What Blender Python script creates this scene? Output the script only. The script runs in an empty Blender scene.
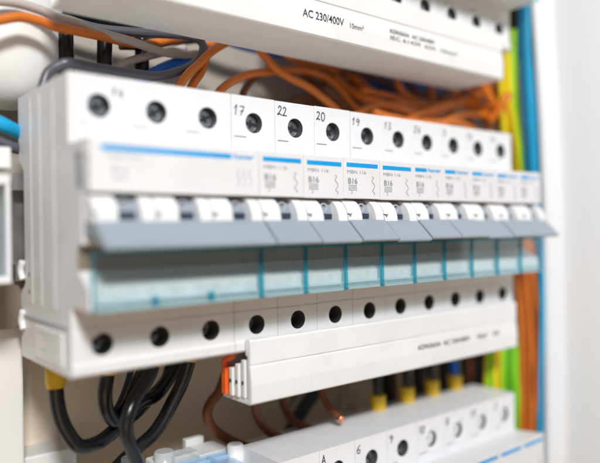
import bpy, bmesh, math, random
from mathutils import Vector, Matrix
random.seed(7)
S = 0.001                                    # all dimensions below are millimetres
scene = bpy.context.scene
COL = scene.collection

# ---------------------------------------------------------------- camera model
CAM = Vector((-62.732, -176.482, -2.159))
YAW, PITCH, ROLL, FPX = 0.68360, -0.00263, -0.01417, 647.65
d = Vector((math.sin(YAW)*math.cos(PITCH), math.cos(YAW)*math.cos(PITCH), math.sin(PITCH)))
r_ = Vector((math.cos(YAW), -math.sin(YAW), 0)); u_ = r_.cross(d)
R2 = r_*math.cos(ROLL)+u_*math.sin(ROLL); U2 = -r_*math.sin(ROLL)+u_*math.cos(ROLL)

def at(px, py, Y=None, X=None, Z=None):
    """point of the place seen at photo pixel (px, py), on the plane Y=, X= or Z= (mm)"""
    D = d + R2*((px-300)/FPX) - U2*((py-231.5)/FPX)
    if Y is not None: t = (Y-CAM.y)/D.y
    elif X is not None: t = (X-CAM.x)/D.x
    else: t = (Z-CAM.z)/D.z
    return CAM + D*t

# ---------------------------------------------------------------- materials
def teal(name, tr, df, mixf):
    m = clear(name, tr, .06, .12); nt = m.node_tree; N = nt.nodes; L = nt.links
    out = [n for n in N if n.type == 'OUTPUT_MATERIAL'][0]; src = out.inputs['Surface'].links[0].from_socket
    b = N.new('ShaderNodeBsdfPrincipled'); b.inputs['Base Color'].default_value = (*df, 1); b.inputs['Roughness'].default_value = .2
    mx = N.new('ShaderNodeMixShader'); mx.inputs['Fac'].default_value = mixf
    L.new(src, mx.inputs[1]); L.new(b.outputs[0], mx.inputs[2]); L.new(mx.outputs[0], out.inputs['Surface'])
    return m
def srgb(c):
    return tuple((v/12.92 if v <= .04045 else ((v+.055)/1.055)**2.4) for v in c)

def mat(name, col, rough=.45, metal=0., var=.04, bump=.02, scale=300., spec=.5, coat=0., fleck=0.):
    m = bpy.data.materials.new(name); m.use_nodes = True
    nt = m.node_tree; N = nt.nodes; L = nt.links
    b = N['Principled BSDF']
    b.inputs['Metallic'].default_value = metal
    b.inputs['Specular IOR Level'].default_value = spec
    b.inputs['Coat Weight'].default_value = coat
    tc = N.new('ShaderNodeTexCoord')
    n1 = N.new('ShaderNodeTexNoise'); n1.inputs['Scale'].default_value = scale*.25; n1.inputs['Detail'].default_value = 5
    n2 = N.new('ShaderNodeTexNoise'); n2.inputs['Scale'].default_value = scale*8; n2.inputs['Detail'].default_value = 3
    L.new(tc.outputs['Object'], n1.inputs['Vector']); L.new(tc.outputs['Object'], n2.inputs['Vector'])
    rp = N.new('ShaderNodeValToRGB')
    rp.color_ramp.elements[0].position = .3; rp.color_ramp.elements[1].position = .7
    a = tuple(max(0, v*(1-var)) for v in col); c = tuple(min(1, v*(1+var*.6)) for v in col)
    rp.color_ramp.elements[0].color = (*a, 1); rp.color_ramp.elements[1].color = (*c, 1)
    L.new(n1.outputs['Fac'], rp.inputs['Fac'])
    if fleck:                                # specks of dust and faint scuffs moulded into or rubbed onto the plastic
        n3 = N.new('ShaderNodeTexNoise'); n3.inputs['Scale'].default_value = 1100; n3.inputs['Detail'].default_value = 2
        mp = N.new('ShaderNodeMapping'); mp.inputs['Scale'].default_value = (1, 1, .25)
        n4 = N.new('ShaderNodeTexNoise'); n4.inputs['Scale'].default_value = 260; n4.inputs['Detail'].default_value = 8; n4.inputs['Roughness'].default_value = .75
        L.new(tc.outputs['Object'], n3.inputs['Vector']); L.new(tc.outputs['Object'], mp.inputs['Vector']); L.new(mp.outputs[0], n4.inputs['Vector'])
        r3 = N.new('ShaderNodeMapRange'); r3.inputs['From Min'].default_value = .70; r3.inputs['From Max'].default_value = .78; r3.inputs['To Max'].default_value = fleck*5
        r4 = N.new('ShaderNodeMapRange'); r4.inputs['From Min'].default_value = .55; r4.inputs['From Max'].default_value = .75; r4.inputs['To Max'].default_value = fleck*2
        L.new(n3.outputs['Fac'], r3.inputs['Value']); L.new(n4.outputs['Fac'], r4.inputs['Value'])
        ad = N.new('ShaderNodeMath'); ad.operation = 'ADD'; ad.use_clamp = True; L.new(r3.outputs[0], ad.inputs[0]); L.new(r4.outputs[0], ad.inputs[1])
        mx = N.new('ShaderNodeMixRGB'); mx.inputs['Color2'].default_value = (.30, .27, .24, 1)
        L.new(ad.outputs[0], mx.inputs['Fac']); L.new(rp.outputs['Color'], mx.inputs['Color1']); L.new(mx.outputs[0], b.inputs['Base Color'])
    else: L.new(rp.outputs['Color'], b.inputs['Base Color'])
    mr = N.new('ShaderNodeMapRange'); mr.inputs['To Min'].default_value = max(.02, rough-.08); mr.inputs['To Max'].default_value = min(1, rough+.1)
    L.new(n1.outputs['Fac'], mr.inputs['Value']); L.new(mr.outputs['Result'], b.inputs['Roughness'])
    bp = N.new('ShaderNodeBump'); bp.inputs['Strength'].default_value = bump*5; bp.inputs['Distance'].default_value = .00006
    L.new(n2.outputs['Fac'], bp.inputs['Height']); L.new(bp.outputs['Normal'], b.inputs['Normal'])
    return m

def clear(name, col, gloss=.12, rough=.08):
    m = bpy.data.materials.new(name); m.use_nodes = True
    nt = m.node_tree; N = nt.nodes; L = nt.links
    for n in list(N): N.remove(n)
    out = N.new('ShaderNodeOutputMaterial'); mx = N.new('ShaderNodeMixShader')
    t = N.new('ShaderNodeBsdfTransparent'); t.inputs['Color'].default_value = (*col, 1)
    g = N.new('ShaderNodeBsdfGlossy'); g.inputs['Roughness'].default_value = rough; g.inputs['Color'].default_value = (.9, .97, 1, 1)
    lw = N.new('ShaderNodeLayerWeight'); pw = N.new('ShaderNodeMath'); pw.operation = 'POWER'; pw.inputs[1].default_value = 5
    f = N.new('ShaderNodeMath'); f.operation = 'MULTIPLY'; f.inputs[1].default_value = .5
    L.new(lw.outputs['Facing'], pw.inputs[0]); L.new(pw.outputs[0], f.inputs[0])
    ad = N.new('ShaderNodeMath'); ad.operation = 'ADD'; ad.inputs[1].default_value = gloss; ad.use_clamp = True
    L.new(f.outputs[0], ad.inputs[0]); L.new(ad.outputs[0], mx.inputs['Fac'])
    L.new(t.outputs[0], mx.inputs[1]); L.new(g.outputs[0], mx.inputs[2]); L.new(mx.outputs[0], out.inputs['Surface'])
    return m

M = {
 'white': mat('white_plastic', (.74, .74, .745), .42, spec=.4, fleck=.05, bump=.03),
 'white2': mat('bright_white_plastic', (.79, .79, .785), .35, spec=.45, fleck=.04, bump=.03),
 'lever': mat('grey_lever_plastic', (.30, .34, .385), .42),
 'window': mat('grey_indicator_plastic', (.27, .31, .37), .35),
 'dark': mat('dark_plastic', (.02, .02, .025), .5),
 'slot': mat('dark_recess_plastic', (.035, .04, .07), .5),
 'recess': mat('recess_grey_brown', (.20, .165, .12), .6),  # shade under the lever and in the left gap, put into the colour
 'paper': mat('label_paper', (.76, .78, .78), .6, var=.15, scale=900),
 'bore': mat('dark_bore_plastic', (.05, .048, .046), .45),  # shade inside the screw holes put into the wall colour
 'metal': mat('zinc_screw_metal', (.70, .72, .74), .26, metal=1., var=.25, scale=1500),
 'rail': mat('galvanised_rail', (.5, .5, .5), .35, metal=1., var=.15),
 'blue_ink': mat('cyan_print', (.0, .33, .72), .4),
 'grey_ink': mat('grey_print', (.23, .235, .25), .5),
 'dark_ink': mat('black_print', (.04, .04, .045), .5),
 'faint_ink': mat('faint_grey_print', (.42, .43, .45), .5),
 'pen': mat('marker_pen', (.025, .02, .06), .45),
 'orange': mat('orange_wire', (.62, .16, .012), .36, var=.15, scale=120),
 'orange2': mat('darker_orange_wire', (.36, .085, .008), .4, var=.2, scale=160),
 'skyblue2': mat('mid_blue_wire', (.0, .22, .48), .4, var=.15, scale=120),
 'green2': mat('dark_green_wire', (.09, .34, .008), .4, var=.15, scale=120),
 'brown': mat('brown_or_shaded_wire', (.17, .048, .011), .36, var=.15, scale=120),  # brown wires, also orange ones with shade put into the colour
 'blue': mat('blue_wire', (.0, .13, .58), .36, var=.12, scale=120),
 'skyblue': mat('light_blue_wire', (.0, .33, .60), .36, var=.12, scale=120),
 'black': mat('black_wire', (.006, .0065, .009), .24, var=.2, scale=120),
 'greyw': mat('grey_cable', (.46, .40, .37), .38, var=.1, scale=120),
 'dgrey': mat('dark_grey_cable', (.085, .085, .105), .28, var=.15, scale=120),
 'green': mat('green_wire', (.20, .56, .01), .38, var=.12, scale=120),
 'yellow': mat('yellow_wire', (.78, .62, .01), .38, var=.12, scale=120),
 'sleeve': mat('yellow_ferrule', (.70, .44, .008), .4, var=.1),
 'copper': mat('copper', (.85, .38, .22), .3, metal=1., var=.15),
 'ored': mat('orange_insulator', (.80, .13, .02), .35),
 'panel': mat('painted_back_plate', (.40, .36, .31), .5, var=.10, scale=25),
 'board': mat('beige_board', (.82, .70, .55), .5, var=.10, scale=25),  # bounced light put into the beige
 'panelw': mat('white_cabinet_paint', (.73, .74, .75), .5, var=.03, scale=25),
 'duct': mat('white_duct_plastic', (.74, .73, .71), .45, var=.03, scale=40),
 'glass': clear('clear_cover_plastic', (.95, .985, .99), .08),
 'teal': teal('teal_edge_plastic', (.80, .94, .96), (.55, .74, .78), .40),
  'tealdark': teal('teal_rib_plastic', (.36, .80, .88), (.05, .44, .56), .14),
 'bluegl': teal('blue_tinted_clear_plastic', (.82, .91, .98), (.60, .74, .90), .35),
 'frost': teal('frosted_clear_plastic', (.90, .93, .93), (.80, .82, .82), .45),
}

# ---------------------------------------------------------------- mesh builder
class MB:
    def __init__(self): self.bm = bmesh.new(); self.mats = []
    def mi(self, m):
        if m is None: return 0
        if m not in self.mats: self.mats.append(m)
        return self.mats.index(m)
    def face(self, vs, mi=0, smooth=False):
        try: f = self.bm.faces.new(vs)
        except ValueError: return None
        f.material_index = mi; f.smooth = smooth; return f
    def box(self, x0, x1, y0, y1, z0, z1, m=None):
        k = self.mi(m)
        V = [self.bm.verts.new((x, y, z)) for x in (x0, x1) for y in (y0, y1) for z in (z0, z1)]
        for q in ((0,1,3,2), (4,6,7,5), (0,4,5,1), (2,3,7,6), (0,2,6,4), (1,5,7,3)):
            self.face([V[i] for i in q], k)
        return self
    def prism(self, prof, xs, skip=(), m=None, smooth=False, caps=True):
        """(Y,Z) outline swept along X through the stations xs; edges in skip stay open"""
        k = self.mi(m); n = len(prof)
        rows = [[self.bm.verts.new((x, p[0], p[1])) for p in prof] for x in xs]
        for a in range(len(xs)-1):
            for i in range(n):
                if i in skip: continue
                j = (i+1) % n
                self.face([rows[a][i], rows[a][j], rows[a+1][j], rows[a+1][i]], k, smooth)
        if caps:
            self.face(rows[0][::-1], k); self.face(rows[-1], k)
        return rows
    def holed(self, x0, x1, z0, z1, y, cx, cz, r, depth, m=None, n=32):
        """front facing rectangle with a round blind bore"""
        k = self.mi(m); bm = self.bm
        C = [bm.verts.new(v) for v in ((x1, y, z1), (x0, y, z1), (x0, y, z0), (x1, y, z0))]
        ring = [bm.verts.new((cx+r*math.cos(2*math.pi*i/n), y, cz+r*math.sin(2*math.pi*i/n))) for i in range(n)]
        inn = [bm.verts.new((v.co.x, y+depth, v.co.z)) for v in ring]
        q = n//4
        for c in range(4):
            for j in range(c*q, (c+1)*q): self.face([C[c], ring[j % n], ring[(j+1) % n]], k)
            self.face([C[c], ring[((c+1)*q) % n], C[(c+1) % 4]], k)
        kb = self.mi('bore')
        for j in range(n): self.face([ring[j], inn[j], inn[(j+1) % n], ring[(j+1) % n]], kb, True)
        self.face(inn, kb)
    def cyl(self, c, r, y0, y1, m=None, n=28, r2=None):
        """disc or cone along Y centred on (x,z)=c"""
        k = self.mi(m); r2 = r if r2 is None else r2
        A = [self.bm.verts.new((c[0]+r*math.cos(2*math.pi*i/n), y0, c[1]+r*math.sin(2*math.pi*i/n))) for i in range(n)]
        B = [self.bm.verts.new((c[0]+r2*math.cos(2*math.pi*i/n), y1, c[1]+r2*math.sin(2*math.pi*i/n))) for i in range(n)]
        self.face(A, k); self.face(B[::-1], k)
        for i in range(n): self.face([A[i], B[i], B[(i+1) % n], A[(i+1) % n]], k, True)
        return self
    def ring(self, c, r0, r1, y0, y1, m=None, n=28):
        k = self.mi(m)
        P = []
        for rr, yy in ((r0, y0), (r1, y0), (r1, y1), (r0, y1)):
            P.append([self.bm.verts.new((c[0]+rr*math.cos(2*math.pi*i/n), yy, c[1]+rr*math.sin(2*math.pi*i/n))) for i in range(n)])
        for a in range(4):
            b = (a+1) % 4
            for i in range(n): self.face([P[a][i], P[a][(i+1) % n], P[b][(i+1) % n], P[b][i]], k, a in (1, 3))
        return self
    def tube(self, pts, r, m=None, n=16, sub=8, r1=None, stripe=None, ph=0.):
        """round cable through the points, Catmull-Rom smoothed"""
        k = self.mi(m); P = [Vector(p) for p in pts]
        if len(P) > 2 and sub > 1:
            Q = [2*P[0]-P[1]] + P + [2*P[-1]-P[-2]]; O = []
            for i in range(1, len(Q)-2):
                for s in range(sub):
                    t = s/sub
                    O.append(.5*((2*Q[i]) + (-Q[i-1]+Q[i+1])*t + (2*Q[i-1]-5*Q[i]+4*Q[i+1]-Q[i+2])*t*t + (-Q[i-1]+3*Q[i]-3*Q[i+1]+Q[i+2])*t**3))
            O.append(P[-1]); P = O
        up = None; rows = []
        for i, p in enumerate(P):
            t = (P[min(i+1, len(P)-1)]-P[max(i-1, 0)]).normalized()
            if up is None:
                up = t.orthogonal().normalized()
            up = (up - t*up.dot(t)).normalized(); w = t.cross(up)
            rr = r if r1 is None else r+(r1-r)*i/(len(P)-1)
            rows.append([self.bm.verts.new(p+up*rr*math.cos(2*math.pi*j/n)+w*rr*math.sin(2*math.pi*j/n)) for j in range(n)])
        k2 = self.mi(stripe) if stripe else k
        for a in range(len(rows)-1):
            for j in range(n): self.face([rows[a][j], rows[a][(j+1) % n], rows[a+1][(j+1) % n], rows[a+1][j]], k2 if (j+ph*n+a*.06) % n < n*.36 else k, True)
        self.face(rows[0][::-1], k); self.face(rows[-1], k)
        return self
    def build(self, name, m, parent=None, bevel=0., merge=False, seg=2, loc=None):
        if merge: bmesh.ops.remove_doubles(self.bm, verts=self.bm.verts, dist=.002)
        bmesh.ops.recalc_face_normals(self.bm, faces=self.bm.faces)
        off = Vector(loc) if loc is not None else Vector((0, 0, 0))
        for v in self.bm.verts: v.co = (v.co-off)*S
        me = bpy.data.meshes.new(name); self.bm.to_mesh(me); self.bm.free()
        for x in (self.mats if self.mats else [m]): me.materials.append(M[x])
        o = bpy.data.objects.new(name, me); COL.objects.link(o)
        if parent is not None: o.parent = parent
        elif loc is not None: o.location = off*S
        if bevel:
            b = o.modifiers.new('bevel', 'BEVEL'); b.width = bevel*S; b.segments = seg
            b.limit_method = 'ANGLE'; b.angle_limit = math.radians(35)
        return o

def tag(o, label=None, cat=None, group=None, kind=None):
    if label: o['label'] = label
    if cat: o['category'] = cat
    if group: o['group'] = group
    if kind: o['kind'] = kind
    return o
def empty(name, loc, label, cat, group=None):
    o = bpy.data.objects.new(name, None); COL.objects.link(o)
    o.location = Vector(loc)*S; o.empty_display_size = .005
    return tag(o, label, cat, group)
KIDS = {}
def copy_tree(o, parent=None):
    c = o.copy(); COL.objects.link(c); c.parent = parent
    for ch in [x for x in bpy.data.objects if x.parent == o]: copy_tree(ch, c)
    return c

def text_mesh(mb, s, x, z, h, y, width=None, m=None, yaw=0, bold=0.):
    """printed text lying on a face that looks along -Y, left end at x, baseline z, cap height h"""
    cu = bpy.data.curves.new('t', 'FONT'); cu.body = s; cu.size = 1; cu.offset = bold; cu.resolution_u = 3
    o = bpy.data.objects.new('t', cu); COL.objects.link(o)
    bpy.context.view_layer.update()
    me = bpy.data.meshes.new_from_object(o.evaluated_get(bpy.context.evaluated_depsgraph_get()))
    xs = [v.co.x for v in me.vertices]; k = h/.69
    kx = k if width is None else width/(max(xs)-min(xs))
    mi = mb.mi(m); vs = [mb.bm.verts.new((x+(v.co.x-min(xs))*kx, y, z+v.co.y*k)) for v in me.vertices]
    for p in me.polygons: mb.face([vs[i] for i in p.vertices], mi)
    bpy.data.objects.remove(o); bpy.data.curves.remove(cu); bpy.data.meshes.remove(me)

GL = {  # pen strokes of handwritten characters, unit box 0..1
 '0': [[(.5,1),(.15,.8),(.05,.4),(.3,.02),(.7,.05),(.95,.45),(.85,.85),(.5,1),(.38,.93)]],
 '1': [[(.15,.68),(.6,1),(.5,.5),(.45,0)]],
 '2': [[(.05,.75),(.3,1),(.7,.9),(.7,.6),(.35,.25),(.05,.03),(.5,.08),(1,.02)]],
 '3': [[(.1,.95),(.6,1),(.75,.8),(.4,.58),(.8,.4),(.7,.08),(.1,.03)]],
 '5': [[(.85,1),(.3,.95),(.2,.6),(.7,.6),(.85,.3),(.5,0),(.1,.08)]],
 '6': [[(.75,1),(.3,.75),(.1,.35),(.3,.02),(.75,.08),(.8,.38),(.45,.5),(.15,.32)]],
 '7': [[(.05,.92),(.5,1),(.95,.95),(.6,.5),(.4,0)],[(.25,.48),(.85,.55)]],
 '8': [[(.5,.52),(.15,.75),(.45,1),(.8,.8),(.5,.52),(.15,.2),(.45,0),(.85,.2),(.5,.52)]],
 '9': [[(.85,.8),(.5,1),(.15,.8),(.3,.55),(.7,.6),(.88,.85),(.75,.4),(.55,0)]],
 'A': [[(0,0),(.4,1),(.5,.95),(.95,0)],[(.2,.38),(.8,.42)]],
 '4': [[(.6,1),(.1,.4),(.9,.42)],[(.68,.7),(.6,0)]],
}
def handwrite(mb, s, x, z, h=3., w=1.9, y=-.03, r=.2, slant=.1):
    for i, ch in enumerate(s):
        for st in GL[ch]:
            pts = [Vector((x+i*w*1.25+(px+random.uniform(-.07,.07))*w+slant*pz*h, y, z+(pz+random.uniform(-.05,.05)-.06*i)*h)) for px, pz in st]
            mb.tube(pts, r, n=8, sub=5)

# ---------------------------------------------------------------- modular devices
P = 17.7                                     # module pitch
def body_profile(nt=22.4):
    prof = [(46,42.2),(0,42.2),(0,24.6),(0,nt+.1 if nt < 24 else 24.5),(-15,nt),(-15,8.3),(-9.5,8.3),(-9.5,-5.2),(-5.5,-5.8),(-5.5,-12.2),
            (-13.2,-16.8),(-13.2,-22.7),(0,-22.7),(0,-28.2),(.5,-28.2),(.5,-28.7),(0,-28.7),(0,-38.4),(-.5,-38.7),(-.5,-41.4),(.4,-42.2),(46,-42.2),(46,-22),(41,-18),(41,18),(46,22)]
    if nt > 24:                              # lower row: shelf in front of the wire entries, stepped down behind
        prof = prof[:-1] + [(46,22), (46,35.0), (24.0,35.0), (24.0,42.2)]; prof = prof[1:]
        prof = [prof[-1]] + prof[:-1]
    return prof, (1, 16)
def arc_prof(y0, y1, z0, z1, n=9, e=1.):
    out = [(y0, z0)]
    for i in range(n+1):
        a = math.pi/2*i/n
        out.append((y0+(y1-y0)*math.cos(a)**e, z0+(z1-z0)*math.sin(a)))
    return out
def make_device(poles, kind, name, label, group, nt=22.4):
    W = P*poles; g = .09
    root = empty(name, (0, 0, 0), label, 'circuit breaker', group)
    prof, skip = body_profile(nt)
    mb = MB(); mb.mi('white'); xs = [g]+[P*i for i in range(1, poles)]+[W-g]
    mb.prism(prof, xs, skip)
    for i in range(poles):
        mb.holed(xs[i], xs[i+1], 24.6, 42.2, 0, P*(i+.5), 33.5, 3.3, 6)
        mb.holed(xs[i], xs[i+1], -38.4, -28.7, 0, P*(i+.5), -33.5, 3.15, 13)
    mb.build('body', 'white', root, bevel=.28, merge=True)
    for i in range(poles):                   # clamp screws at the foot of each bore
        for zc, dep in ((33.5, 2.6), (-33.5, 6.2)):
            sc = MB(); sc.cyl((P*(i+.5), zc), 3.0, dep-.2, dep+2.5)
            so = sc.build('terminal_screw', 'metal', root, bevel=.3)
            sl = MB(); a = random.uniform(.15, .7) if zc > 0 else random.uniform(0, 3)
            ca, sa = math.cos(a), math.sin(a)
            for (hx, hz) in ((2.7, .55), (.5, 1.3)):
                cs = [(P*(i+.5)+u*ca-v*sa, zc+u*sa+v*ca) for u, v in ((-hx,-hz),(hx,-hz),(hx,hz),(-hx,hz))]
                lo = [sl.bm.verts.new((p[0], dep-.26-(hz > 1)*.04, p[1])) for p in cs]; hi = [sl.bm.verts.new((p[0], dep+.4, p[1])) for p in cs]
                sl.face(lo); sl.face(hi[::-1])
                for q in range(4): sl.face([lo[q], hi[q], hi[(q+1) % 4], lo[(q+1) % 4]])
            sl.build('screw_slot', 'dark', so)
        mk = MB(); mk.box(P*i+.9 if i or poles == 1 else P*i+3, P*i+5.6, -.06, .2, 28.45, 28.8)
        mk.build('terminal_dash', 'grey_ink' if poles == 1 else 'faint_ink', root)
    # toggles
    for i in range(poles):
        x = P*i
        wd = MB(); wd.prism(arc_prof(-9.6, -13.6, .1, 8.25), [x+6.5, x+13.8])
        wo = wd.build('indicator_window', 'window', root)
        rg = MB(); rg.ring((x+9.9, 5.2), 1.15, 1.6, -13.25, -12.0, n=20); rg.build('zero_mark', 'faint_ink', wo)
        st = MB(); st.box(x+7.2, x+12.9, -14.0, -12, 1.5, 3.2); st.build('contact_slot', 'slot', wo, bevel=.15)
        for a, b in ((x+.25, x+6.8), (x+13.5, x+P-.25)):
            ch = MB(); pr = [(-9.5, .3)]
            for q in range(12):
                t = math.pi/2*q/11; pr.append((-9.5-7.6*math.cos(t)**.8, .3+7.95*math.sin(t)))
            ch.prism(pr, [a, b], smooth=False); ch.build('toggle_cheek', 'white2', root, bevel=.35, seg=3)
        if i == 0 or poles == 1 or True:
            nb = MB(); q = [nb.bm.verts.new(v) for v in ((x-.1 if i else x+.05, -17.25, 3.1), (x+1.5, -17.25, 3.1), (x+.8, -17.3, 2.0))]
            q2 = [nb.bm.verts.new((v.co.x, -15.8, v.co.z)) for v in q]
            nb.face(q); nb.face(q2[::-1])
            for w_ in range(3): nb.face([q[w_], q2[w_], q2[(w_+1) % 3], q[(w_+1) % 3]])
            nb.build('cheek_gap_shade', 'grey_ink', root)  # grey wedge painted in for the dark gap between cheeks
    lv = MB(); lv.prism([(-16.2,1.1),(-17.6,.6),(-24.0,-5.5),(-24.1,-6.3),(-23.0,-6.8),(-15.4,-3.2),(-10,-2.4),(-10,1.1)], [.3, W-.3])
    lv.build('lever', 'lever', root, bevel=.35, seg=3)
    # label holder
    pp = MB(); pp.box(.9, W-.9, -13.5, -13.22, -22.2, -16.9); pp.build('label_strip', 'paper', root)
    rc = MB(); rc.box(.1, W-.1, -5.9, -5.55, -12.6, -6.0); rc.build('label_recess_shade', 'recess', root)  # beige backing with the lever's shade put into its colour
    gc = MB(); gc.box(.5, W-.5, -15.5, -14.7, -22.6, -7.2, 'glass')
    for a, b in ((.28, .66), (W-.66, W-.28)):
        gc.box(a, b, -15.62, -14.7, -22.75, -7.1, 'tealdark')
    gc.box(1.3, W-1.3, -15.6, -13.6, -22.75, -22.0, 'teal'); gc.box(1.3, W-1.3, -15.62, -14.5, -20.3, -19.9, 'teal')
    gc.box(1.3, W-1.3, -15.6, -14.3, -8.0, -7.1, 'tealdark')
    for i in range(1, poles): gc.box(P*i-.5, P*i+.8, -15.64, -13.8, -22.4, -19.6, 'tealdark')
    gc.build('label_cover', 'glass', root)
    # print on the nose
    st = MB(); x1 = {'full': W-1.2, 'half': W*.45, 'wide': 43}[kind]; x0 = 1.3 if poles == 1 else 3.2
    zb = nt-3.25
    st.box(x0, x1, -15.07, -14.8, zb, zb+1.45); st.build('blue_stripe', 'blue_ink', root)
    if kind != 'full':
        bt = MB(); text_mesh(bt, 'hager', x1+.8, zb+.15, 1.5, -15.08, width=W-x1-1.8 if poles == 1 else 7.4, bold=.02); bt.build('brand_print', 'blue_ink', root)
    pm = MB()
    if poles == 1:
        if kind == 'half' or nt == 22.4:
            text_mesh(pm, 'MBN 116', 1.6, 16.9, 1.15, -15.06, width=9)
        text_mesh(pm, 'B16', 1.9, 13.4, 1.9, -15.06, width=4.4, bold=.02)
        text_mesh(pm, '6000', 2.1, 11.5, 1.1, -15.06, width=3.9); text_mesh(pm, '3', 3.2, 9.8, 1.2, -15.06)
        pm.box(2.0, 6.1, -15.05, -14.9, 12.75, 12.95); pm.box(2.0, 6.1, -15.05, -14.9, 11.1, 11.3)
        sq = [(13.6,16.2),(14.3,15.6),(13.5,14.6),(14.7,13.2),(14.6,12.2),(13.7,11.2),(14.8,10.3),(14.5,9.7)]
        pm.build('printed_marking', 'grey_ink', root)
        cs = MB(); cs.tube([Vector((a, -15.02, b)) for a, b in sq], .12, n=6, sub=4); cs.build('circuit_symbol', 'grey_ink', root)
    else:
        text_mesh(pm, 'MBN 316', 5, 17.0, 1.15, -15.06, width=9)
        text_mesh(pm, 'B16', 6.0, 13.6, 1.7, -15.06, width=4.4); text_mesh(pm, '6000', 6.2, 11.6, 1.1, -15.06, width=3.9)
        for q in range(3):
            sq = [(45.0,16.2),(45.6,15.6),(44.9,14.6),(45.9,13.2),(45.8,12.2),(45.0,11.2)]
            cs = MB(); cs.tube([Vector((a+q*2.1, -15.02, b)) for a, b in sq], .13, n=6, sub=4); cs.build('circuit_symbol', 'faint_ink', root)
        pm.build('printed_marking', 'faint_ink', root)
    return root
def twist(root):
    """turn every terminal screw of a copied device about its own axis"""
    for ch in [x for x in bpy.data.objects if x.parent == root and x.name.startswith('terminal_screw')]:
        zs = [v.co.z for v in ch.data.vertices]; xs = [v.co.x for v in ch.data.vertices]
        c = Vector(((max(xs)+min(xs))/2, 0, (max(zs)+min(zs))/2)); a = random.uniform(-1.2, 1.2)
        ch.rotation_euler = (0, a, 0); Rm = Matrix.Rotation(a, 3, 'Y'); ch.location = c - Rm @ c
def cap(o, zc, dep):
    t = MB(); t.cyl((P/2, zc), 3.42, dep, dep+1.5); co_ = t.build('screw_cap', 'white', o, bevel=.2)
    t = MB(); t.box(P/2-1.2, P/2+1.2, dep-.03, dep+.4, zc-.2, zc+.2); t.build('cap_slot', 'grey_ink', co_)
    for ch in [x for x in bpy.data.objects if x.parent == o and x.name.startswith('terminal_screw')]:
        zs = [v.co.z for v in ch.data.vertices]
        if min(zs)*zc > 0:
            for g in [x for x in bpy.data.objects if x.parent == ch]: bpy.data.objects.remove(g)
            bpy.data.objects.remove(ch)
def pen(root, s, x, z, h=3.0, w=1.9, r=.2):
    mb = MB(); handwrite(mb, s, x, z, h, w, r=r); mb.build('handwritten_number', 'pen', root)

# ---- main row: one three-pole and nine single-pole breakers
G_MAIN = 'single-pole breakers in the middle row'
tp = make_device(3, 'wide', 'three_pole_breaker', 'wide three-pole circuit breaker with one joined grey lever at the near end', None)
tp.location = (0, 0, 0)
mb = MB(); handwrite(mb, '14', 12.6, 36.6, 2.4, 1.5, r=.16); mb.build('handwritten_number', 'pen', tp)
# left flank of the three-pole breaker: ribs, rivets, moulded rating plate
fl = MB()
for y0, y1, z0, z1 in ((12,17,-24,40),(24,26,-24,40),(33,38,-24,40)): fl.box(-.03, .3, y0, y1, z0, z1)
fl.build('side_rib', 'white', tp)
pl = MB(); pl.box(-.35, .3, 6, 30, -40, -30.2); po = pl.build('rating_plate', 'white2', tp, bevel=.2)
ln = MB()
for k in range(5): ln.box(-.42, 0, 9+(k % 2)*2, 26-(k % 3)*3, -32.3-k*1.6, -32.0-k*1.6)
ln.build('moulded_line', 'faint_ink', po)
for (yy, zz) in ((36, -15), (36, -20.5)):
    rv = MB(); n = 16
    A = [rv.bm.verts.new((-.12, yy+.8*math.cos(2*math.pi*i/n), zz+.8*math.sin(2*math.pi*i/n))) for i in range(n)]
    B = [rv.bm.verts.new((.4, v.co.y, v.co.z)) for v in A]
    rv.face(A); rv.face(B[::-1])
    for i in range(n): rv.face([A[i], B[i], B[(i+1) % n], A[(i+1) % n]])
    rv.build('rivet_hole', 'grey_ink', tp)
sl = MB(); sl.prism([(-5,20),(-9.5,19),(-10.5,10),(-6.5,10)], [-.12, .4]); sl.build('side_slot', 'window', tp)
sn = MB(); sn.prism([(-10,21.6),(-13.6,21.6),(-13.6,18.5),(-10,17.5)], [-.1, .4]); sn.build('side_catch', 'white2', tp, bevel=.1)
for zz in (-14, -30):
    cl = MB(); cl.tube([Vector((-.3, 42, zz+3)), Vector((-.6, 43, zz)), Vector((-.3, 42, zz-3))], 1.1); cl.build('rail_clip', 'white', tp)
lipb = MB(); lipb.box(-.3, .4, 2, 42, -28.9, -28.1); lipb.build('side_seam', 'faint_ink', tp)

nums = ['17', '22', '20', '19', '13', '24', '5', '12', '11']
words = ['first', 'second', 'third', 'fourth', 'fifth', 'sixth', 'seventh', 'eighth', 'ninth']
pA = make_device(1, 'full', 'circuit_breaker', 'x', G_MAIN)
pB = make_device(1, 'half', 'circuit_breaker', 'x', G_MAIN)
offs = [(.7, 35.6, 3.2), (1.0, 37.4, 3.1), (.8, 37.3, 3.0), (.6, 37.0, 3.0), (.5, 37.0, 2.9), (.6, 37.0, 2.8), (1.5, 37.2, 2.8), (.6, 37.2, 2.7), (.6, 37.0, 2.7)]
main = []
for k in range(9):
    o = copy_tree(pA if k < 4 else pB)
    o.location = (P*(3+k)*S, random.uniform(-.06, .06)*S, random.uniform(-.1, .1)*S)
    if k < 4: lab = 'breaker with %s pen-written above its screw, %s right of the three-pole one' % (nums[k], words[k])
    elif k < 8: lab = 'white single-pole breaker with half-length blue stripe, %s one right of the three-pole breaker' % words[k]
    else: lab = 'last white single-pole breaker of the middle row, against the blue wires at the far end'
    tag(o, lab); main.append(o); twist(o)
    for ch in [x for x in bpy.data.objects if x.parent == o and x.name.startswith('lever')]: ch.rotation_euler.x = math.radians(random.uniform(-.9, .7))
    pen(o, nums[k], offs[k][0], offs[k][1], offs[k][2], 1.75, r=.185 if k in (1, 2) else .16)
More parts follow.
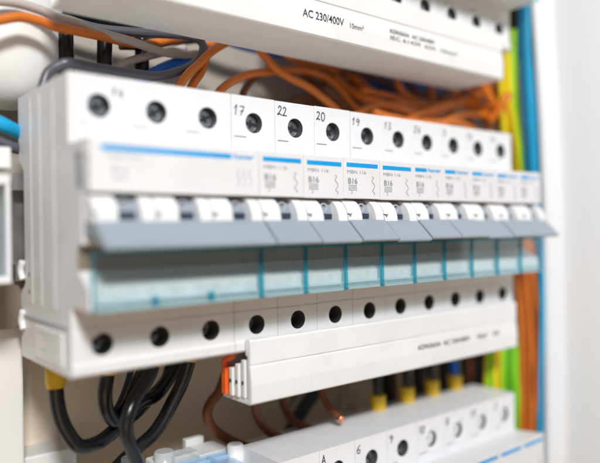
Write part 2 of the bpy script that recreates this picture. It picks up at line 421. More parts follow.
# ---- row below: eight breakers, tops in view
G_LOW = 'single-pole breakers in the bottom row'
lnum = ['1', 'A', '6', '9', '10', '8', '15', '3']
lw = ['nearest', 'A-marked', '6-marked', '9-marked', 'fourth-last', 'third-last', 'second-last', 'farthest']
pC = make_device(1, 'full', 'lower_breaker', 'x', G_LOW, nt=26.4)
for k in range(8):
    o = copy_tree(pC); o.location = (P*(4+k)*S, 0, -124*S)
    pen(o, lnum[k], .9, 37.0, 3.0, 2.0 if len(lnum[k]) == 1 else 1.6, r=.18)
    if k >= 4:
        rg = MB(); rg.ring((P/2, 33.5), 4.8, 5.4, -.35, .2); rg.build('screw_collar', 'white', o, bevel=.2); cap(o, 33.5, 1.6)
    else: twist(o)
    lab = {1: 'bottom-row breaker with the letter A pen-written beside its screw', 2: 'bottom-row breaker with 6 pen-written beside its screw',
           3: 'bottom-row breaker with 9 pen-written beside its screw', 0: 'bottom-row breaker next to the blue-tinted clear terminal cover'}.get(k)
    if lab is None: lab = 'bottom-row breaker with a ringed screw, %s of its row' % {4: 'fourth from the far end', 5: 'third from the far end', 6: 'second from the far end', 7: 'farthest right one'}[k]
    tag(o, lab)
# ---- row above: seven breakers, undersides in view
G_UP = 'single-pole breakers in the top row'
pD = make_device(1, 'half', 'upper_breaker', 'x', G_UP)
uw = ['sixth from the far end', 'fifth from the far end', 'fourth from the far end', 'third from the far end', 'second from the far end', 'farthest right one']
for k in range(6):
    o = copy_tree(pD); o.location = (P*(6+k)*S, 0, 124*S)
    rg = MB(); rg.ring((P/2, -33.5), 4.9, 5.5, -.7, .2); rg.build('screw_collar', 'white', o, bevel=.2); cap(o, -33.5, 3.2)
    tag(o, 'top-row breaker above the upper white busbar cover, %s of its row' % uw[k])
def drop(o):
    for c in [x for x in bpy.data.objects if x.parent == o]: drop(c)
    bpy.data.objects.remove(o)
for o in (pA, pB, pC, pD): drop(o)

# ---------------------------------------------------------------- DIN rails
for z, w in ((0, 'middle'), (-124, 'bottom'), (124, 'top')):
    t = MB(); t.prism([(44,17.5),(45.2,17.5),(45.2,13),(51,13),(51,-13),(45.2,-13),(45.2,-17.5),(44,-17.5),(44,-12),(49.8,-12),(49.8,12),(44,12)], [-2 if z == 0 else (68 if z < 0 else 100), 216])
    for v in t.bm.verts: v.co.z += z
    o = t.build('mounting_rail', 'rail', loc=(-2, 48, z)); tag(o, 'galvanised mounting rail behind the %s row of breakers' % w, 'rail', 'mounting rails')

# ---------------------------------------------------------------- comb busbars with white covers
def busbar(label, x0, x1, zsign, zc, yb):
    f = zsign
    root = empty('comb_busbar', (x0, 0, zc+f*46), label, 'busbar', 'comb busbars under covers')
    L0 = Vector((x0, 0, zc+f*46))
    t = MB(); z = lambda q: zc+f*q
    t.prism([(-1.2,z(37.6)),(-3.6,z(37.6)),(-3.9,z(38.2)),(-3.9,z(45.7)),(-3.4,z(45.95)),(-3.4,z(46.2)),(-3.9,z(46.45)),(-4.4,z(52.5)),(-4.25,z(58.2)),(-3.5,z(58.8)),
             (yb,z(58.8)),(yb,z(57.3)),(-2.2,z(57.3)),(-2.2,z(43)),(-1.2,z(43))], [x0, x1])
    t.build('cover', 'white2', root, bevel=.25, loc=L0)
    for i, yy in enumerate((-.9, 2.0, 4.9)):
        a = MB(); a.box(x0-.3-.5*i, x1-3, yy, yy+2.0, min(z(44.6+i*1.6), z(57.1)), max(z(44.6+i*1.6), z(57.1)))
        io = a.build('insulator_strip', 'white2', root, bevel=.3, loc=L0)
        b = MB(); b.box(x0-.5-.5*i, x1-4, yy+.6, yy+1.5, min(z(51.5), z(52.6)), max(z(51.5), z(52.6))); b.build('phase_bar', 'slot', io, loc=L0)
    c = MB(); c.box(x0-2.0, x1-3, 8.0, 10.6, min(z(48), z(57.1)), max(z(48), z(57.1))); c.build('orange_insulator', 'ored', root, bevel=.3, loc=L0)
    c = MB(); c.tube([Vector((x0-1.0, 9.6, z(48.5))), Vector((x0-.8, 10, z(46))), Vector((x0-.6, 6.5, z(44.3))), Vector((x0-.3, 4.8, z(42.6)))], 1.15); c.build('orange_tooth', 'ored', root, loc=L0)
    e = MB(); e.box(x0-.2, x1, yb-.1, yb+1.4, min(z(44), z(58.7)), max(z(44), z(58.7))) if f < 0 else None
    if f < 0: e.build('back_wall', 'white2', root, bevel=.25, loc=L0)
    return root, L0
def ink(root, L0, items, y):
    for s, x, z, h, w in items:
        t = MB(); text_mesh(t, s, x, z, h, y, width=w, bold=.010); t.build('printed_marking', 'dark_ink', root, loc=L0)
lo, L0 = busbar('white busbar cover with orange and white strips showing at its open left end', 56.4, 208.5, -1, 0, 11)
lo.location = L0*S
# parts were built relative to L0
ink(lo, L0, [('KDN363A  AC 230/400V', 138, -51.2, 1.9, 34), ('10mm\u00b2', 177.5, -51.2, 1.9, 7.5), ('63A', 189, -51.2, 1.9, 5)], -4.45)
up, U0 = busbar('long white busbar cover at the top reading AC 230/400V, its grey underside showing', 3.5, 200, -1, 124.5, 22)
up.location = U0*S
ink(up, U0, [('AC 230/400V', 80.0, 71.6, 2.7, 19.5), ('10mm\u00b2', 102.5, 71.6, 1.9, 7), ('KDN363A  AC 230/400V', 124, 73.8, 1.5, 27), ('IEC 61439  63A  10mm\u00b2', 124, 71.2, 1.5, 42)], -4.45)

# ---------------------------------------------------------------- back plate and cabinet side
def struct(o, label=None): o['kind'] = 'structure'; return o
t = MB(); t.box(-160, 420, 74, 76, -260, 260); struct(t.build('back_wall', 'panel'))
t = MB(); t.box(-150, 300, 71.5, 73.6, -250, -34); struct(t.build('lit_back_board', 'board', bevel=.4))  # added over the lower back wall, coloured lighter to brighten the gap
t = MB()                                     # folded edge of the cabinet door frame on the right
zs = [-200, -118, -60, 0, 50, 108, 200]; ex = [238, 239.5, 240.5, 240.5, 238, 232.5, 228]
outl = [(0, 1.2), (0, -.6), (.6, -1.9), (1.9, -2.6), (8.5, -3.2), (10.2, -4.2), (11.0, -6.2), (13.5, -90), (14.8, -90), (12.5, -5.6), (11.2, -3.0), (9, -2.0), (2, -1.2), (1.2, 0), (1.2, 1.2)]
rows = [[t.bm.verts.new((e+a, b, z)) for a, b in outl] for z, e in zip(zs, ex)]
for a in range(len(rows)-1):
    for i in range(len(outl)):
        j = (i+1) % len(outl); t.face([rows[a][i], rows[a][j], rows[a+1][j], rows[a+1][i]], 0, True)
t.face(rows[0]); t.face(rows[-1][::-1])
o = t.build('cabinet_side', 'panelw'); tag(o, 'smooth white painted side of the cabinet filling the right edge', 'cabinet panel')

# ---------------------------------------------------------------- wires
def wire(kind, pts, r, mat_, label, group=None, cat='wire', **kw):
    """pts: (px, py, Y) triples or Vectors"""
    P3 = [p if isinstance(p, Vector) else at(p[0], p[1], Y=p[2]) for p in pts]
    b = P3[0]
    t = MB(); t.tube(P3, r, **kw); o = t.build(kind, mat_, loc=b); return tag(o, label, cat, group)

# near left: black supply cables looping out of the three-pole breaker, with yellow ferrules
GB = 'black cables looping below the middle row'
def ferruled(kind, pts, r, m, label, group, rs, length, cat='cable'):
    P3 = [p if isinstance(p, Vector) else at(p[0], p[1], Y=p[2]) for p in pts]
    b = P3[0]; root = empty(kind, b, label, cat, group)
    t = MB(); t.tube(P3, r); t.build('insulation', m, root, loc=b)
    n = (P3[1]-P3[0]).normalized()
    t = MB(); t.tube([b-n*1.5, b+n*(length-.6), b+n*length], rs, n=20, sub=1); t.tube([b+n*(length-.5), b+n*(length+1.2)], rs*.93, n=20, sub=1)
    t.build('ferrule', 'sleeve', root, loc=b)
    return root
b1 = at(55, 372, Y=34); 
ferruled('black_cable', [(55,366,34),(56,392,34),(59,412,34),(66,430,34),(79,446,34),(97,443,35),(112,432,37),(124,419,39),(139,415-12,42),(155,396,45),(168,380,47),(178,362,48),(184,345,48)], 2.45, 'black',
         'leftmost black cable, swinging in a deep loop from the yellow ferrule under the three-pole breaker', GB, 3.15, 5.6)
ferruled('black_cable', [(109,360,30),(107,378,30),(105,395,30),(107,410,31),(114,420,33),(122,417,36),(127,405,39),(134,390,43),(142,372,46),(150,352,48)], 2.35, 'black',
         'black cable in the short tight hook, second from the left', GB, 2.9, 3.5)
ferruled('black_cable', [(157,352,26),(150,374,25),(142,388,24),(133,403,22),(127,420,21),(127,436,22),(133,452,24),(142,475,28)], 2.3, 'black',
         'nearest black cable, bulging in front of the others, dropping behind the clear cover', GB, 2.9, 3.5)
ferruled('black_cable', [(192,348,36),(187,368,37),(181,385,38),(172,403,40),(163,420,42),(152,435,44),(135,450,46),(115,470,48),(100,500,50)], 2.55, 'black',
         'rightmost black cable, running down to the left behind the clear terminal cover', GB, 3.0, 3.5)
wire('thin_black_wire', [(134,355,38),(129,378,38),(122,398,38),(116,410,38),(113,418,38)], 1.1, 'black', 'thin black wire crossing behind the black loops', cat='wire')
wire('black_cable', [(172,360,50),(166,380,50),(150,398,50),(136,413,50),(122,424,50),(110,436,52)], 2.3, 'black', 'black cable passing behind the crossing of the loops', GB, 'cable')

# brown wires below the busbar
GW = 'brown wires dropping to the bottom row'
wire('brown_or_shaded_wire', [(240,348,40),(226,374,40),(219,392,40),(211,402,40),(207,414,40),(212,427,40),(223,436,40),(238,444,40),(262,452,40)], 1.9, 'brown', 'brown wire bowing out to the left of the busbar cover end', GW)
wire('brown_or_shaded_wire', [(256,385,33),(255,400,33),(256,412,33),(261,423,33),(270,433,33),(282,439,33),(298,450,33)], 1.8, 'brown', 'brown wire just right of the busbar cover end, curving down right', GW)
wire('brown_or_shaded_wire', [(282,380,40),(282,396,40),(286,410,40),(295,422,40),(310,429,40),(330,434,40),(350,440,40)], 1.8, 'brown', 'brown wire between the black cable stub and the busbar cover end', GW)
def bare_end(pts, r, label, group):
    P3 = [at(p[0], p[1], Y=p[2]) for p in pts]; b = P3[0]
    root = empty('brown_or_shaded_wire', b, label, 'wire', group)
    t = MB(); t.tube(P3, r); t.build('insulation', 'brown', root, loc=b)
    n = (P3[-1]-P3[-2]).normalized()
    t = MB(); t.tube([P3[-1]-n*.5, P3[-1]+n*1.2], r*1.03, sub=1); t.tube([P3[-1]+n*1.1, P3[-1]+n*1.9], r*.6, sub=1); t.build('copper_core', 'copper', root, loc=b)
bare_end([(320,365,28),(321,386,26),(324,398,24),(331,409,20),(340,418,16)], 1.45, 'brown wire ending in a bright copper tip above the bottom row', GW)
GK = 'cables behind the middle gap'
wire('black_cable', [(322,380,50),(314,394,50),(304,408,50),(294,424,50),(286,440,50)], 3.0, 'black', 'thick black cable slanting down behind the brown wires', GK, 'cable')
wire('grey_cable', [(312,384,56),(304,394,57),(294,410,58),(286,430,60)], 2.2, 'greyw', 'pale grey cable slanting behind the brown wires', GK, 'cable')
wire('black_cable', [(299,385,60),(296,400,60),(290,420,60),(288,440,60)], 2.6, 'dgrey', 'dark grey cable low behind the brown wires', GK, 'cable')
wire('grey_cable', [(344,372,66),(340,395,66),(333,420,66)], 1.6, 'greyw', 'thin grey cable right of the copper-tipped wire', GK, 'cable')

# ferruled wires entering the bottom row
GF = 'wires with yellow ferrules in the bottom row'
spec = [(378,403,'black','black wire in the first yellow ferrule of the bottom row'),(407,395,'black','black wire in the second yellow ferrule of the bottom row'),
        (432,388,'black','black wire in the third yellow ferrule of the bottom row'),(455,383,'blue','blue wire in the rightmost yellow ferrule of the bottom row')]
for px, py, m, lab in spec:
    b = at(px, py+9, Y=24); top = at(px, py-8, Y=24); 
    root = empty('ferruled_wire', b, lab, 'wire', GF)
    t = MB(); t.tube([top, Vector((top.x, 25, top.z+9)), Vector((top.x+1, 30, -38))], 2.0); t.build('insulation', m, root, loc=b)
    t = MB(); t.tube([b-Vector((0,0,3)), b+Vector((0,0,1)), top-Vector((0,0,.6)), top], 3.3, n=22, sub=1, r1=3.5); t.tube([top-Vector((0,0,.4)), top+Vector((0,0,.3))], 2.5, sub=1)
    t.build('ferrule', 'sleeve', root, loc=b, bevel=.3)
GD = 'dark wires standing behind the ferrules'
for i, (px, m) in enumerate([(352,'greyw'),(366,'greyw'),(388,'black'),(396,'brown'),(418,'black'),(424,'dgrey'),(443,'black'),(448,'black'),(464,'black'),(470,'brown'),(476,'black'),(482,'black')]):
    if m == 'greyw' and px == 366: continue
    wire('upright_wire', [(px, 345, 52), (px-1+random.uniform(-1,1), 380, 53), (px, 425, 54)], 2.6 if m != 'brown' else 1.8, m,
         '%s upright wire in the dark gap above the bottom row, %s' % ({'black':'black','brown':'brown','dgrey':'dark grey','greyw':'pale grey'}[m],
         ['farthest left','','right of the first ferrule','next to the second ferrule','right of the second ferrule','beside the third ferrule','right of the third ferrule','left of the blue wire','right of the blue wire','between two black ones','second from the green wires','nearest the green wires'][i]), GD)

# right edge: vertical bundles in the gap beside the cabinet side
GS = 'light blue wires at the right edge'
pathb = [(526,-25),(527,20),(528,70),(530,120),(533,170),(538,215),(541,260),(542,310),(541,360),(540,410),(539,480)]
for i, (dx, Y, lab) in enumerate([(-5.5, 5, 'light blue wire nearest the breakers'), (0, 1, 'middle light blue wire'), (4.5, 3, 'light blue wire against the white cabinet side')]):
    wire('light_blue_wire', [(x+dx*(.5 if y > 240 else 1), y, Y) for x, y in pathb], 1.3, 'skyblue2' if i == 0 else 'skyblue', lab+', running down the right edge', GS)
GO = 'orange wires running down the right edge'
for i, (a, b, c, Y) in enumerate([(517,521,522,7),(522,526,527,5),(527,531,532,4),(531,536,537,3.5),(535,540,540.5,4.5)]):
    wire('orange_wire', [(a-7, 225, Y+4), (a+random.uniform(-1,1), 285, Y+random.uniform(-1,1)), (b-1+random.uniform(-1.2,1.2), 330, Y+random.uniform(-1.5,1)), (b+random.uniform(-1.2,1.2), 380, Y+random.uniform(-1,1)), (c, 430, Y), (c-2, 480, Y+3)], 1.32, 'orange2' if i in (1, 3) else 'orange', 'orange wire of the right-hand upright bundle, %s' % ['leftmost strand','second strand from the left','middle strand','second strand from the right','rightmost strand'][i], GO)
GY = 'green and yellow earth wires'
py0 = lambda p: p[0][1]
for i, (pts, m, lab) in enumerate([
    ([(497,-20,14),(500,30,13),(501,70,13),(503,110,14),(506,160,16)], 'yellow', 'yellow earth wire left of its bundle at upper right'),
    ([(506,-20,11),(506,30,10),(507,70,10),(510,110,11),(514,160,13),(515,230,15)], 'yellow', 'yellow earth wire in the middle of the bundle at upper right'),
    ([(513,30,9),(513,70,9),(514,110,9),(518,150,9),(522,190,10),(524,240,12)], 'yellow', 'yellow earth wire beside the light blue wires at upper right'),
    ([(517,60,11),(519,110,11),(523,150,11),(526,190,11),(528,240,11)], 'green', 'green earth wire beside the light blue wires at upper right'),
    ([(489,345,18),(488,370,18),(487,400,18)], 'yellow', 'thin yellow wire farthest left in the lower right bundle'),
    ([(495,340,16),(494,370,15),(495,410,15)], 'green', 'green wire left of the yellow wire at lower right'),
    ([(503,340,14),(502,370,13),(503,410,13)], 'yellow', 'yellow wire between green wires at lower right'),
    ([(509,335,12),(509,370,11),(511,400,11),(513,440,12)], 'plaing', 'green wire in the middle of the lower right bundle'),
    ([(516,335,10),(515,370,9),(517,400,9),(518,450,10)], 'plaing', 'green wire against the orange strands at lower right')]):
    wire('earth_wire', pts, 1.85, m, lab, GY, m=('green2' if i == 7 else 'green') if m == 'plaing' else m, stripe=None if m == 'plaing' else ('green' if m == 'yellow' else 'yellow'), ph=(.5 if py0(pts) < 0 else .3))
GR = 'dark wires behind the upper right corner'
for i, px in enumerate((498, 506, 513)):
    wire('dark_wire', [(px, -20, 30), (px+1, 30, 30), (px+1, 60, 30), (px-2, 100, 32)], 3.0, 'black', 'dark wire behind the yellow wires at upper right, %s' % ['left one','middle one','right one'][i], GR)

# upper gap: orange wires, shade put into the colour of the brown ones
GU = 'orange wires in the gap above the middle row'
U = [
 ([(212,125,30),(217,97,30),(224,87,31),(235,80,32),(250,74,34),(270,72,36),(293,70,38),(312,72,40),(330,80,40),(342,92,38),(352,104,36),(364,113,34),(385,122,30)], 1.6, 'orange', 'orange wire arching from above the third screw to above the pen-marked 20'),
 ([(250,30,34),(258,48,34),(267,59,33),(276,69,32),(290,78,31),(308,87,30),(323,98,29),(335,108,29),(350,124,28)], 1.6, 'orange', 'orange wire slanting steeply down right across the arch'),
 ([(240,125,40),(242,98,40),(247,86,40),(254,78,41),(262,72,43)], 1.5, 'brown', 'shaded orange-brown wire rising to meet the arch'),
 ([(172,108,28),(178,88,28),(188,74,29),(199,64,31),(211,52,33),(228,42,36),(250,34,40)], 1.6, 'orange', 'orange wire curving up left from behind the second screw'),
 ([(185,110,34),(192,86,34),(200,74,35),(205,62,37),(207,50,40),(215,38,44)], 1.6, 'orange', 'orange wire bent upright beside the dark loop'),
 ([(330,72,48),(344,86,42),(358,95,34),(372,101,28),(395,107,24),(412,112,24),(432,113,24),(450,107,24),(468,100,24),(484,92,25),(500,80,28)], 2.0, 'orange', 'thick orange wire sagging across the right half of the upper gap'),
 ([(396,60,32),(397,78,32),(401,90,32),(410,98,32),(424,104,32),(440,110,33)], 1.6, 'orange', 'orange wire hooking down behind the sagging one'),
 ([(430,70,34),(431,85,34),(432,102,34),(436,120,34)], 1.7, 'orange', 'short upright orange wire right of the blue cable'),
 ([(440,126,20),(452,118,20),(468,114,20),(484,115,20),(500,122,20),(512,135,20)], 2.0, 'orange', 'orange wire humped just above the farthest breakers'),
 ([(478,80,16),(486,92,16),(494,104,16),(504,114,16),(510,130,16),(512,150,16)], 2.2, 'orange', 'orange wire bending down at the far right of the upper gap'),
 ([(517,80,10),(514,88,10),(508,97,10),(500,108,13),(490,122,18)], 1.6, 'orange', 'orange wire crossing the yellow earth wires'),
 ([(486,84,22),(497,96,20),(506,104,17),(513,120,14),(517,150,13),(518,200,12)], 2.0, 'orange', 'orange wire turning down beside the yellow wires'),
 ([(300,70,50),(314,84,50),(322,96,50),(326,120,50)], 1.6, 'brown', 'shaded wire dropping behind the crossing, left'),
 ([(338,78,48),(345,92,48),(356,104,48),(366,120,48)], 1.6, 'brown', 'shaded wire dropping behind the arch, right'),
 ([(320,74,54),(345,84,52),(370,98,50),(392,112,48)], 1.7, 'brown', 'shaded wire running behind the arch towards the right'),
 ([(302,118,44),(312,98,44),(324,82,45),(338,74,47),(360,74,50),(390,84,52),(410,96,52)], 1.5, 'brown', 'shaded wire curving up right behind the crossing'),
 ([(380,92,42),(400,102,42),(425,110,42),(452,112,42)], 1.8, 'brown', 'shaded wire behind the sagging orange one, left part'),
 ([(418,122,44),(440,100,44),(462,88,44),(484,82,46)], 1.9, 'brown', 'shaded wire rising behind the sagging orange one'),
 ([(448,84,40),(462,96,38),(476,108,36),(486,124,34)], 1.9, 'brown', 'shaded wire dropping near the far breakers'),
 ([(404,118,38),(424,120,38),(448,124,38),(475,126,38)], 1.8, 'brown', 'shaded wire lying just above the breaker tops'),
]
U += [
 ([(345,125,26),(360,112,26),(378,105,26),(402,104,27),(430,106,29),(455,100,31),(478,92,33)], 1.5, 'orange', 'orange wire running flat just above the breaker marked 19'),
 ([(362,90,30),(380,94,30),(402,100,30),(428,118,29),(440,132,28)], 1.4, 'orange', 'orange wire crossing down to the right over the sagging one'),
 ([(395,128,22),(410,118,22),(430,110,22),(452,104,23),(474,104,24),(492,112,24),(500,130,24)], 1.5, 'orange', 'orange wire humped in front of the sagging one'),
 ([(374,112,20),(392,117,20),(412,121,20),(438,122,20),(462,124,20),(480,134,20)], 1.4, 'orange', 'orange wire lying low along the far breaker tops'),
 ([(450,82,28),(456,94,28),(466,106,27),(482,112,26),(498,118,25)], 1.6, 'orange', 'orange wire dropping from under the right end of the busbar'),
 ([(463,78,24),(472,92,24),(480,104,23),(486,118,22),(490,134,22)], 1.5, 'orange', 'orange wire hanging steeply near the busbar end'),
 ([(500,82,14),(503,96,13),(507,110,12),(511,126,12),(514,150,12)], 1.5, 'orange', 'orange wire upright left of the earth wires'),
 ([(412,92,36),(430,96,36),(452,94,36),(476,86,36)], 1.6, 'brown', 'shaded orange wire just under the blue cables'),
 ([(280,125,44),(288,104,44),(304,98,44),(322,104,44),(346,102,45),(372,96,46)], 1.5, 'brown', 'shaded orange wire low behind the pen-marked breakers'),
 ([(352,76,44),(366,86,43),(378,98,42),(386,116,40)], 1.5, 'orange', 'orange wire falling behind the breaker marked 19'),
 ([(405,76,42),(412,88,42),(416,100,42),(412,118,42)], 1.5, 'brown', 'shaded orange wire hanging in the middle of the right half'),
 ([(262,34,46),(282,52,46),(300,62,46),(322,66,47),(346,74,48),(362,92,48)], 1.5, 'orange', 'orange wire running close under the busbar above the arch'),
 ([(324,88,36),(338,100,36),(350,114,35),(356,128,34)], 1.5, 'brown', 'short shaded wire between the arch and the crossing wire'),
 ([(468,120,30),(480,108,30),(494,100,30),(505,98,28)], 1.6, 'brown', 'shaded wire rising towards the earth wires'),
]
for pts, r, m, lab in U: wire('orange_wire' if m == 'orange' else 'brown_or_shaded_wire', pts, r, m, lab, GU)
GBL = 'blue cables in the upper gap'
wire('blue_cable', [(205,28,58),(225,38,58),(250,46,58),(290,54,58),(337,66,58),(352,73,58),(367,80,58),(392,92,58),(420,102,58)], 2.7, 'blue', 'upper blue cable running right below the busbar underside', GBL, 'cable')
wire('blue_cable', [(330,58,62),(352,66,62),(370,74,62),(400,84,62),(440,88,62),(470,92,62)], 2.7, 'blue', 'second blue cable just above the other one', GBL, 'cable')
wire('blue_cable', [(138,84,44),(150,76,44),(163,69,45),(178,63,46),(194,58,48),(214,46,52)], 2.3, 'blue', 'blue cable framed by the dark grey loop', GBL, 'cable')
wire('blue_cable', [(345,62,66),(372,72,66),(410,78,66),(445,80,66)], 2.6, 'blue', 'blue cable farthest back under the busbar underside', GBL, 'cable')

# upper left: cables
GC = 'grey cables at the upper left'
wire('dark_grey_cable', [(38,100,30),(43,86,30),(48,73,30),(58,66,29),(71,63,28),(97,68,28),(130,73,29),(156,76,30),(180,71,32),(195,63,34),(203,50,36),(200,41,38),(187,36,40),(162,34,42),(130,32,44),(96,28,46),(60,18,48),(20,12,50),(-15,10,50)], 1.6, 'dgrey', 'dark grey cable doubling back in a loop over the top of the three-pole breaker', GC, 'cable')
wire('grey_cable', [(-15,0,40),(15,3,40),(40,10,40),(56,17,40),(74,22,40),(97,32,40),(130,41,41),(152,49,42),(173,54,43),(195,54,45),(214,48,50)], 1.55, 'greyw', 'pale grey-beige cable sloping down right to the dark loop', GC, 'cable')
wire('grey_cable', [(110,78,46),(118,67,46),(130,61,46),(145,57,46),(162,53,48),(185,48,50)], 1.5, 'greyw', 'short grey-brown cable curving up between the black uprights', GC, 'cable')
wire('dark_grey_cable', [(-15,14,56),(15,12,56),(40,16,56),(70,24,56),(110,34,56),(140,38,56),(175,36,56)], 2.2, 'dgrey', 'dark cable lying behind the pale one', GC, 'cable')
wire('dark_grey_cable', [(60,8,58),(95,20,58),(130,28,58),(165,40,58),(200,38,58)], 2.2, 'black', 'black cable tucked up under the busbar underside', GC, 'cable')
wire('grey_cable', [(-15,4,58),(10,5,58),(30,10,58),(55,20,57)], 2.2, 'greyw', 'thick grey cable in the top left corner', GC, 'cable')
wire('light_orange_wire', [(-15,23,36),(0,20,36),(20,17,36),(40,21,36),(56,27,36),(76,31,37),(104,37,40),(135,44,46),(160,42,50),(185,34,54)], 1.55, 'orange', 'bright orange wire crossing in front of the white conduit', 'orange wires at the upper left')
wire('light_orange_wire', [(120,46,52),(145,46,52),(170,42,52),(195,36,54)], 1.5, 'brown', 'shaded orange wire inside the dark loop', 'orange wires at the upper left')
GV = 'black upright cables at the upper left'
for i, (xa, ya, xb, yb) in enumerate([(65,26,67,75),(105,28,104,85),(142,38,142,90)]):
    wire('black_cable', [(xa, ya, 50), ((xa+xb)/2, (ya+yb)/2, 50), (xb, yb, 50)], 2.7, 'black', 'black upright cable behind the three-pole breaker, %s' % ['left one','middle one','right one'][i], GV, 'cable')

# white conduit at upper left
c = at(4, 50, Y=60)
t = MB(); pr = []
n = 32; rows = []
for k in range(9):
    a = math.pi/2*k/8; rows.append([t.bm.verts.new((c.x+19*math.sin(a)*math.cos(2*math.pi*j/n), 58+14*math.sin(a)*math.sin(2*math.pi*j/n), c.z-2-19*math.cos(a))) for j in range(n)] if k else [t.bm.verts.new((c.x, 58, c.z-21))])
rows.append([t.bm.verts.new((c.x+19*math.cos(2*math.pi*j/n), 58+14*math.sin(2*math.pi*j/n), c.z+70)) for j in range(n)])
for a in range(len(rows)-1):
    for j in range(n):
        if len(rows[a]) == 1: t.face([rows[a][0], rows[a+1][(j+1) % n], rows[a+1][j]], 0, True)
        else: t.face([rows[a][j], rows[a][(j+1) % n], rows[a+1][(j+1) % n], rows[a+1][j]], 0, True)
t.face(rows[-1])
o = t.build('white_conduit', 'duct', loc=(c.x, 58, c.z)); tag(o, 'fat white rounded conduit behind the upper left corner', 'conduit')
wire('blue_cable', [(-20,118,44),(-5,121,44),(6,126,44),(16,131,46),(30,138,48)], 2.3, 'skyblue', 'bright blue cable poking out left of the three-pole breaker', 'cables at the left edge', 'cable')
wire('black_cable', [(-20,136,46),(0,142,46),(12,147,46),(26,150,48)], 1.9, 'dgrey', 'dark cable below the bright blue one at the left edge', 'cables at the left edge', 'cable')

# white ducts lower left
x1 = at(24, 400, Y=52).x
t = MB(); t.box(x1-60, x1, 52, 72, -240, at(10, 311, Y=52).z); o = t.build('cable_duct', 'duct', bevel=.8, loc=(x1-30, 62, -240)); tag(o, 'white upright cable duct at the lower left edge', 'duct', 'white cable ducts')
z1 = at(60, 452, Y=56).z
t = MB(); t.box(x1+.5, x1+20, 58, 72, -240, z1); o = t.build('cable_duct', 'duct', bevel=.8, loc=(30, 64, -240)); tag(o, 'white duct lying low behind the black loops', 'duct', 'white cable ducts')

# device at the left edge with a clear window
xr = -9.6
root = empty('windowed_module', (xr-18, 20, -16.4), 'grey module with a clear window at the left edge, beside the three-pole breaker', 'module')
b = Vector((xr-18, 20, -16.4))
t = MB()
for q in ((xr-36, xr, 20, 23.5, 12.0, 14.8), (xr-36, xr, 20, 23.5, -16.4, -14.2), (xr-1.3, xr, 20, 44, -14.2, 12.0), (xr-36, xr-34.6, 20, 44, -14.2, 12.0), (xr-36, xr, 23.5, 44, 13, 14.8), (xr-36, xr, 23.5, 44, -16.4, -15), (xr-34.6, xr-1.3, 42, 44, -14.9, 12.9)):
    t.box(*q)
t.build('housing', 'white', root, bevel=.3, loc=b)
t = MB(); t.box(xr-34.5, xr-1.4, 20.6, 21.4, -14.1, 11.9); t.build('window_pane', 'glass', root, loc=b)
t = MB(); t.box(xr-34, xr-3.5, 27, 30, -14, 6); 
for k in range(8): t.box(xr-5-k*3.6, xr-3.4-k*3.6, 25.5, 27.5, -13, 4.5-(k % 3)*1.2)
t.build('terminal_strip', 'frost', root, loc=b)
t = MB(); t.box(xr-34, xr-2.4, 30.3, 33, -14, 12); t.build('inner_wall', 'duct', root, loc=b)
t = MB(); t.box(-45, -6.5, 30, 44, 17.5, 24); o = t.build('blanking_strip', 'duct', bevel=.5, loc=(-24, 37, 17.5)); tag(o, 'white blanking strip above the windowed module at the left edge', 'blanking strip')
t = MB(); t.box(-50, 2, 46, 60, -33, -17.5); o = t.build('rail_bracket', 'recess', bevel=.5, loc=(-24, 53, -33)); tag(o, 'grey-brown bracket below the windowed module at the left edge', 'bracket')  # dark box added where there is only a shaded gap

# clear terminal cover, lower left
ZT = -84.5
def atz(px, py, Z): return at(px, py, Z=Z)
b = Vector((40, 20, ZT-20))
root = empty('terminal_block', b, 'white terminal block with blue-tinted clear cover and round pegs at bottom left', 'terminal block')
t = MB(); t.box(6, 70, 6, 44, ZT-30, ZT-5); t.build('housing', 'white', root, bevel=.8, loc=b)
t = MB(); t.box(57, 70.2, 29.5, 42.5, ZT-5, ZT+.6); t.build('lid', 'white2', root, bevel=.8, loc=b)
t = MB(); t.box(42, 56, 30, 44, ZT-5, ZT-.2); t.build('lid', 'duct', root, bevel=.8, loc=b)
t = MB(); t.box(58.5, 66.5, 43, 46, ZT-3, ZT+2.8); t.build('latch', 'duct', root, bevel=.5, loc=b)
t = MB()
t.box(38, 67, 8, 27, ZT-1.4, ZT-.6); t.box(38, 67, 27.2, 28.4, ZT-8, ZT+1.0); t.box(38, 67, 24.2, 24.9, ZT-1, ZT+.6)
for x in (38, 48, 58): t.box(x, x+1.0, 8, 27, ZT-.6, ZT+1.0)
t.build('clear_cover', 'bluegl', root, loc=b, bevel=.3)
for x, y, rr, m in ((33.5, 38, 3.0, 'frost'), (45.5, 35.5, 3.6, 'frost'), (69.0, 25, 3.0, 'white2')):
    t = MB(); c8 = Vector((x, y, ZT-5)); t.tube([c8, c8+Vector((0,0,8.0)), c8+Vector((0,0,8.6))], rr, sub=1, n=24); t.build('peg', m, root, loc=b, bevel=.7, seg=3)
t = MB(); t.box(46.5, 56.5, 29.2, 36.5, ZT-4, ZT+2.6); t.build('frosted_cap', 'frost', root, loc=b, bevel=.8, seg=3)
t = MB(); t.tube([Vector((45, 12, ZT-5)), Vector((55, 14, ZT-4)), Vector((62, 16, ZT-6))], 1.2); t.build('red_link', 'ored', root, loc=b)

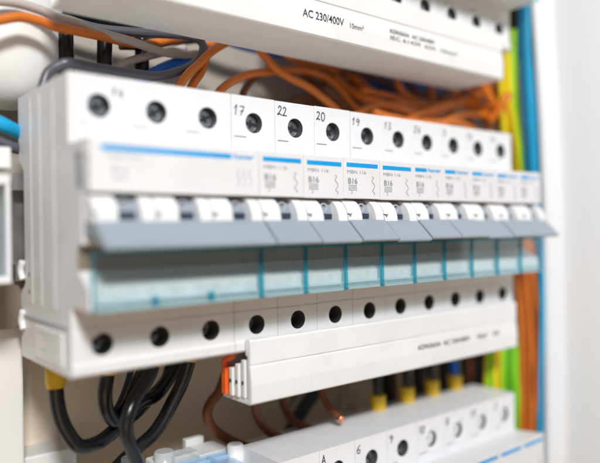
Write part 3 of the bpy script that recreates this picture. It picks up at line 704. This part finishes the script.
# ---------------------------------------------------------------- light
def area(name, loc, target, sx, sy, power, col):
    l = bpy.data.lights.new(name, 'AREA'); l.shape = 'RECTANGLE'; l.size = sx; l.size_y = sy; l.energy = power; l.color = col
    o = bpy.data.objects.new(name, l); COL.objects.link(o); o.location = Vector(loc)*S
    o.rotation_euler = (Vector(target)-Vector(loc)).to_track_quat('-Z', 'Y').to_euler()
    return o
dirn = Vector((-.45, -1, .76)).normalized()
KEY = 9.5
area('window_light', Vector((90, 0, 0))+dirn*900, (90, 0, 0), .17, .13, KEY, (.985, .99, 1))  # area key lamp from upper left front, no window behind it
area('bounce_light', (-260, -520, -330), (80, 20, -40), .5, .4, .62, (1, .72, .46))  # added warm fill from below, standing in for light bounced off the floor
w = bpy.data.worlds.new('World'); scene.world = w; w.use_nodes = True
nt = w.node_tree; N = nt.nodes; L = nt.links
bg = N['Background']; tc = N.new('ShaderNodeTexCoord'); sp = N.new('ShaderNodeSeparateXYZ'); rp = N.new('ShaderNodeValToRGB')
mr = N.new('ShaderNodeMapRange'); mr.inputs['From Min'].default_value = -1; mr.inputs['From Max'].default_value = 1
L.new(tc.outputs['Generated'], sp.inputs[0]); L.new(sp.outputs['Z'], mr.inputs['Value']); L.new(mr.outputs[0], rp.inputs['Fac'])
rp.color_ramp.elements[0].color = (1., .70, .42, 1); rp.color_ramp.elements[0].position = .30
rp.color_ramp.elements[1].color = (.86, .93, 1.0, 1); rp.color_ramp.elements[1].position = .54
L.new(rp.outputs['Color'], bg.inputs['Color']); bg.inputs['Strength'].default_value = .26

# ---------------------------------------------------------------- camera
cd = bpy.data.cameras.new('camera'); co = bpy.data.objects.new('camera', cd); COL.objects.link(co)
cd.sensor_width = 36; cd.sensor_fit = 'HORIZONTAL'; cd.lens = FPX/600*36
mrot = Matrix((R2, U2, -d)).transposed(); co.matrix_world = Matrix.Translation(CAM*S) @ mrot.to_4x4()
cd.clip_start = .005; cd.clip_end = 20
cd.dof.use_dof = True; cd.dof.focus_distance = .229; cd.dof.aperture_fstop = 4.0; cd.dof.aperture_blades = 0
scene.camera = co
scene.render.resolution_x = 1024; scene.render.resolution_y = 790
scene.view_settings.view_transform = 'Standard'; scene.view_settings.look = 'None'; scene.view_settings.exposure = 0; scene.view_settings.gamma = 1
scene.render.engine = 'CYCLES'; scene.cycles.max_bounces = 10; scene.cycles.transparent_max_bounces = 16
for o in (lo, up): pass
bpy.context.view_layer.update()
